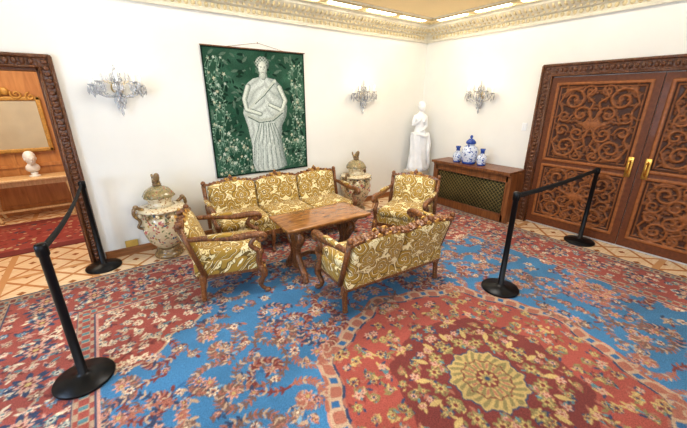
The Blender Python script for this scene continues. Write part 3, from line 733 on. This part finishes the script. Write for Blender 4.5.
def vase(loc,s,lid=True):
    b=Bd(); b.lathe([(.2*s,0),(.22*s,.02*s),(.27*s,.2*s),(.29*s,.42*s),(.24*s,.58*s),(.13*s,.66*s),(.12*s,.72*s)],0,24)
    b.lathe([(.205*s,.0),(.232*s,.03*s),(.25*s,.09*s)],1,24)
    if lid: b.lathe([(.15*s,.70*s),(.17*s,.72*s),(.16*s,.78*s),(.08*s,.86*s),(.03*s,.88*s),(.05*s,.93*s),(.045*s,.97*s),(.01*s,1.0*s)],1,20)
    else: b.lathe([(.12*s,.72*s),(.10*s,.82*s),(.16*s,.98*s),(.15*s,1.0*s)],1,20)
    b.obj('blue_white_vase',[bw,blu],loc)
vase((-.32,-1.33,ch+.001),.45); vase((-.33,-1.12,ch+.001),.26,False); vase((-.30,-1.54,ch+.001),.26,False)
# ------------------------------------------------------------- statue + pedestal
b=Bd(); b.rbox((0,0,.04),(.38,.34,.08),.015); b.rbox((0,0,.26),(.30,.28,.38),.01); b.rbox((0,0,.47),(.36,.32,.06),.015)
for x in(-.11,.11): b.box((x,-.143,.26),(.02,.01,.30))
b.obj('marble_pedestal',[M('pedestal_marble',S(214,206,190),.3,0,.12,5)],(-.31,-.235,0),0)
b=Bd()
pts=[(0,0,.92),(.015,.0,1.06),(.0,-.01,1.2),(0,0,1.33),(0,-.02,1.41),(0,-.04,1.47),
 (.13,0,1.31),(.17,.0,1.08),(.03,-.15,1.0),(-.03,-.16,.99),
 (-.13,0,1.31),(-.18,-.02,1.1),(-.06,-.15,1.22),(.0,-.14,1.30),
 (.09,0,.85),(.09,-.08,.5),(.08,.0,.12),(.09,-.1,.05),
 (-.09,0,.85),(-.09,-.02,.5),(-.09,.02,.12),(-.1,-.09,.05)]
ed=[(0,1),(1,2),(2,3),(3,4),(4,5),(3,6),(6,7),(7,8),(8,9),(3,10),(10,11),(11,12),(12,13),(0,14),(14,15),(15,16),(16,17),(0,18),(18,19),(19,20),(20,21)]
rad=[.135,.105,.12,.085,.05,.045,.055,.043,.03,.03,.055,.043,.03,.03,.1,.07,.045,.04,.1,.07,.045,.04]
b.mesh(skinmesh(pts,ed,rad)); 
for q in(-1,1): b.ball((q*.058,-.1,1.2),(.05,.045,.048))
head(b,(0,-.08,1.55),.95)
def dr(r,a,z):
    k=1+.11*math.sin(9*a+z*6)+.06*math.sin(17*a-z*9); return (r*k*math.cos(a)*1.0,r*k*math.sin(a)*.8-.02,z+.03*math.sin(a*2)*(z>.7))
b.lathe([(.26,.02),(.24,.1),(.21,.3),(.20,.5),(.205,.7),(.2,.84),(.185,.92),(.13,.93)],0,64,fn=dr)
b.tube(bez([(.2,-.05,.9),(.24,-.06,.7),(.22,-.1,.45),(.26,-.08,.2),(.24,-.06,.05)],6),[.05]*6+[.06]*6+[.05]*6+[.05]*7,0,10)
b.tube(bez([(-.2,.0,.92),(-.05,-.19,.9),(.12,-.17,.86),(.21,-.04,.92)],6),.035,0,8)
b.lathe([(.28,0),(.28,.03),(.25,.04)],0,24,fn=lambda r,a,z:(r*math.cos(a),r*.75*math.sin(a),z))
b.v=[tuple(c*.735 for c in v_) for v_ in b.v]
b.obj('marble_statue',[white],(-.31,-.245,.501),rd(-30))
# ------------------------------------------------------------- sconces
crys,nt,p=base('crystal'); 
nz=N(nt,'ShaderNodeTexNoise',Scale=90.0); nt.links.new(ramp(nt,nz.outputs[0],[(.4,S(200,206,216)),(.6,S(255,255,255))]),p.inputs['Base Color'])
p.inputs['Roughness'].default_value=.05; p.inputs['Transmission Weight'].default_value=.7; p.inputs['IOR'].default_value=1.55
silver=M('sconce_brass',S(222,200,150),.3,.8,.1)
bulb=EMIT('candle_bulb',(1,.85,.6),3)
def octa(b,c,r,h,m): b.lathe([(0,-h),(r,-h*.2),(r*.6,h*.6),(0,h)],m,6,c,smooth=False)
def sconce(T,loc):
    b=Bd()
    b.lathe([(.0,-.008),(.045,-.004),(.05,.004),(.02,.02),(.0,.022)],1,16,T=Matrix.Translation((0,-.01,.02))@Matrix.Rotation(pi/2,4,'X')@Matrix.Scale(1.2,4))
    b.lathe([(.01,-.14),(.03,-.11),(.012,-.08),(.035,-.03),(.02,.02),(.03,.06),(.01,.12),(.018,.16),(.004,.24)],0,12,(0,-.07,0)); b.tube([(0,0,0),(0,-.07,0)],.01,1)
    def spray(e,s):
        for k in range(6):
            q=2*pi*k/6; c=(e[0]+.04*s*math.cos(q),e[1]+.04*s*math.sin(q),e[2]-.02)
            b.ball((c[0],c[1],c[2]+.018),.006,0,5); octa(b,(c[0],c[1],c[2]-.022),.012,.042*s,0)
        octa(b,(e[0],e[1],e[2]-.07),.014,.04,0)
    spray((0,-.07,.16),1); spray((0,-.07,-.06),1.1)
    for a in(-82,-45,0,45,82):
        A_=rd(a); R_=.21 if a else .17; dx,dy=math.sin(A_),-math.cos(A_)*.75
        e=(dx*R_,-.07+dy*R_*.8,.03+.03*(abs(a)<50))
        b.tube(bez([(0,-.07,-.04),(dx*R_*.4,-.07+dy*R_*.35,-.07),(dx*R_*.8,-.07+dy*R_*.7,-.04),e],5),.008,0,6)
        b.lathe([(.008,0),(.04,.012),(.044,.02),(.012,.02)],0,12,e); b.lathe([(.009,.02),(.009,.075)],2,8,e); b.lathe([(.006,.075),(.010,.09),(.006,.11),(.001,.12)],3,8,e)
        spray(e,1)
        octa(b,(e[0]*.55,-.07+(e[1]+.07)*.55,.12),.010,.05,0); b.tube([(0,-.07,.02),(e[0]*.55,-.07+(e[1]+.07)*.55,.09)],.003,1,5)
        for k in range(10):
            t=k/9; b.ball((e[0]*t,-.07+(e[1]+.07)*t,.17*(1-t)+e[2]*t-.05*math.sin(pi*t)),.0075,0,5)
            b.ball((e[0]*t,-.07+(e[1]+.07)*t,-.02*(1-t)+(e[2]-.03)*t-.06*math.sin(pi*t)),.0075,0,5)
    for k in range(8):
        q=2*pi*k/8; octa(b,(.03*math.cos(q),-.07+.03*math.sin(q),-.16),.010,.032,0)
    octa(b,(0,-.07,-.22),.018,.045,0)
    b.v=[tuple(T@Vector(v_)) for v_ in b.v]
    return b.obj('crystal_wall_sconce',[crys,silver,white,bulb],loc)
I4=Matrix.Identity(4)
sconce(I4,(-4.79,-.0,1.85)); sconce(I4,(-1.5,-.0,1.80)); sconce(Matrix.Rotation(-pi/2,4,'Z'),(0,-1.22,1.80))
for (l,c,en) in(((-4.79,-.35,2.05),(1,.94,.86),3),((-1.5,-.45,2.05),(1,.80,.52),7),((-.45,-1.22,2.05),(1,.80,.52),8)):
    q=bpy.data.lights.new('sconce_glow','POINT'); q.energy=en; q.color=c; q.shadow_soft_size=.15; o=bpy.data.objects.new('sconce_glow',q); o.location=l; sc.collection.objects.link(o)
# ------------------------------------------------------------- stanchions
def stanchion(loc):
    b=Bd(); b.lathe([(.165,0),(.17,.012),(.165,.024),(.06,.04),(.04,.05),(.026,.06),(.024,.5),(.024,.90),(.031,.905),(.031,.965),(.026,.975),(.0,.978)],0,32)
    return b.obj('queue_stanchion',[black],loc)
zr=.013
Ls=[(-5.42,-2.02,zr),(-5.28,-.21,0.0),(-2.17,-3.04,zr),(-.24,-3.03,0)]
for l in Ls: stanchion(l)
def beltf(p,q,sag):
    b=Bd(); n=24; vs=[];fs=[]
    d=(Vector(q)-Vector(p)).normalized(); nrm=Vector((-d.y,d.x,0))*.0015
    for i in range(n+1):
        t=.033/ (Vector(q)-Vector(p)).length; t=t+(1-2*t)*i/n
        c=Vector(p).lerp(Vector(q),t); z=.94-sag*4*t*(1-t)
        for (s_,dz) in((1,.024),(1,-.024),(-1,-.024),(-1,.024)): vs.append((c.x+s_*nrm.x,c.y+s_*nrm.y,z+dz+p[2]))
    for i in range(n):
        for k in range(4): fs.append((i*4+k,i*4+(k+1)%4,(i+1)*4+(k+1)%4,(i+1)*4+k))
    b.add(vs,fs,0,True); b.obj('retractable_belt',[belt])
beltf(Ls[0],Ls[1],.05); beltf(Ls[2],Ls[3],.02)
b=Bd(); b.rbox((-.006,-1.96,1.38),(.012,.07,.11),.004); b.box((-.014,-1.96,1.38),(.006,.02,.04)); b.obj('light_switch',[white])
b=Bd(); b.rbox((-4.98,-.026,.14),(.13,.012,.08),.004); b.box((-4.98,-.034,.14),(.03,.006,.03)); b.obj('wall_socket',[M('socket_brass',S(200,170,90),.4,.3)])
# ------------------------------------------------------------- lights
def area(name,loc,rot,sx,sy,e,col):
    q=bpy.data.lights.new(name,'AREA'); q.shape='RECTANGLE'; q.size=sx; q.size_y=sy; q.energy=e; q.color=col
    o=bpy.data.objects.new(name,q); o.location=loc; o.rotation_euler=rot; sc.collection.objects.link(o); return o
area('ceiling_fill',(-3.0,-2.4,2.9),(0,0,0),1.6,1.4,88,(1,.96,.88))  # added overhead fill out of frame, with no fixture behind it
area('ceiling_fill',(-5.2,-5.2,2.9),(0,0,0),2,2,28,(1,.98,.95))  # second added overhead fill, behind the camera
area('daylight_fill',(XL-.3,-4.9,1.5),(0,-pi/2,0),1.4,2.0,75,(.64,.8,1))  # added area lamps outside the windows, standing in for daylight
area('daylight_fill',(XL-.3,-2.5,1.5),(0,-pi/2,0),1.4,2.0,160,(.54,.73,1))
area('daylight_fill',(-5.2,YF-.3,1.5),(pi/2,0,0),1.6,2.0,66,(.74,.87,1))
area('daylight_fill',(-2.4,YF-.3,1.5),(pi/2,0,0),1.6,2.0,40,(.86,.93,1))
area('hall_light',(-6.3,1.4,2.55),(0,0,0),2,1.2,58,(1,.88,.68))
w=bpy.data.worlds.new('world'); sc.world=w; w.use_nodes=True
nt=w.node_tree; sky=nt.nodes.new('ShaderNodeTexSky'); sky.sky_type='HOSEK_WILKIE'; nt.links.new(sky.outputs[0],nt.nodes['Background'].inputs[0]); nt.nodes['Background'].inputs[1].default_value=.6
# ------------------------------------------------------------- camera
cd=bpy.data.cameras.new('camera'); cam=bpy.data.objects.new('camera',cd); sc.collection.objects.link(cam)
cd.sensor_width=36; cd.lens=325/687*36; cam.location=(-5.02,-4.37,1.75); cam.rotation_euler=(rd(90-19.33),0,rd(-36)); cd.clip_start=.02
sc.camera=cam
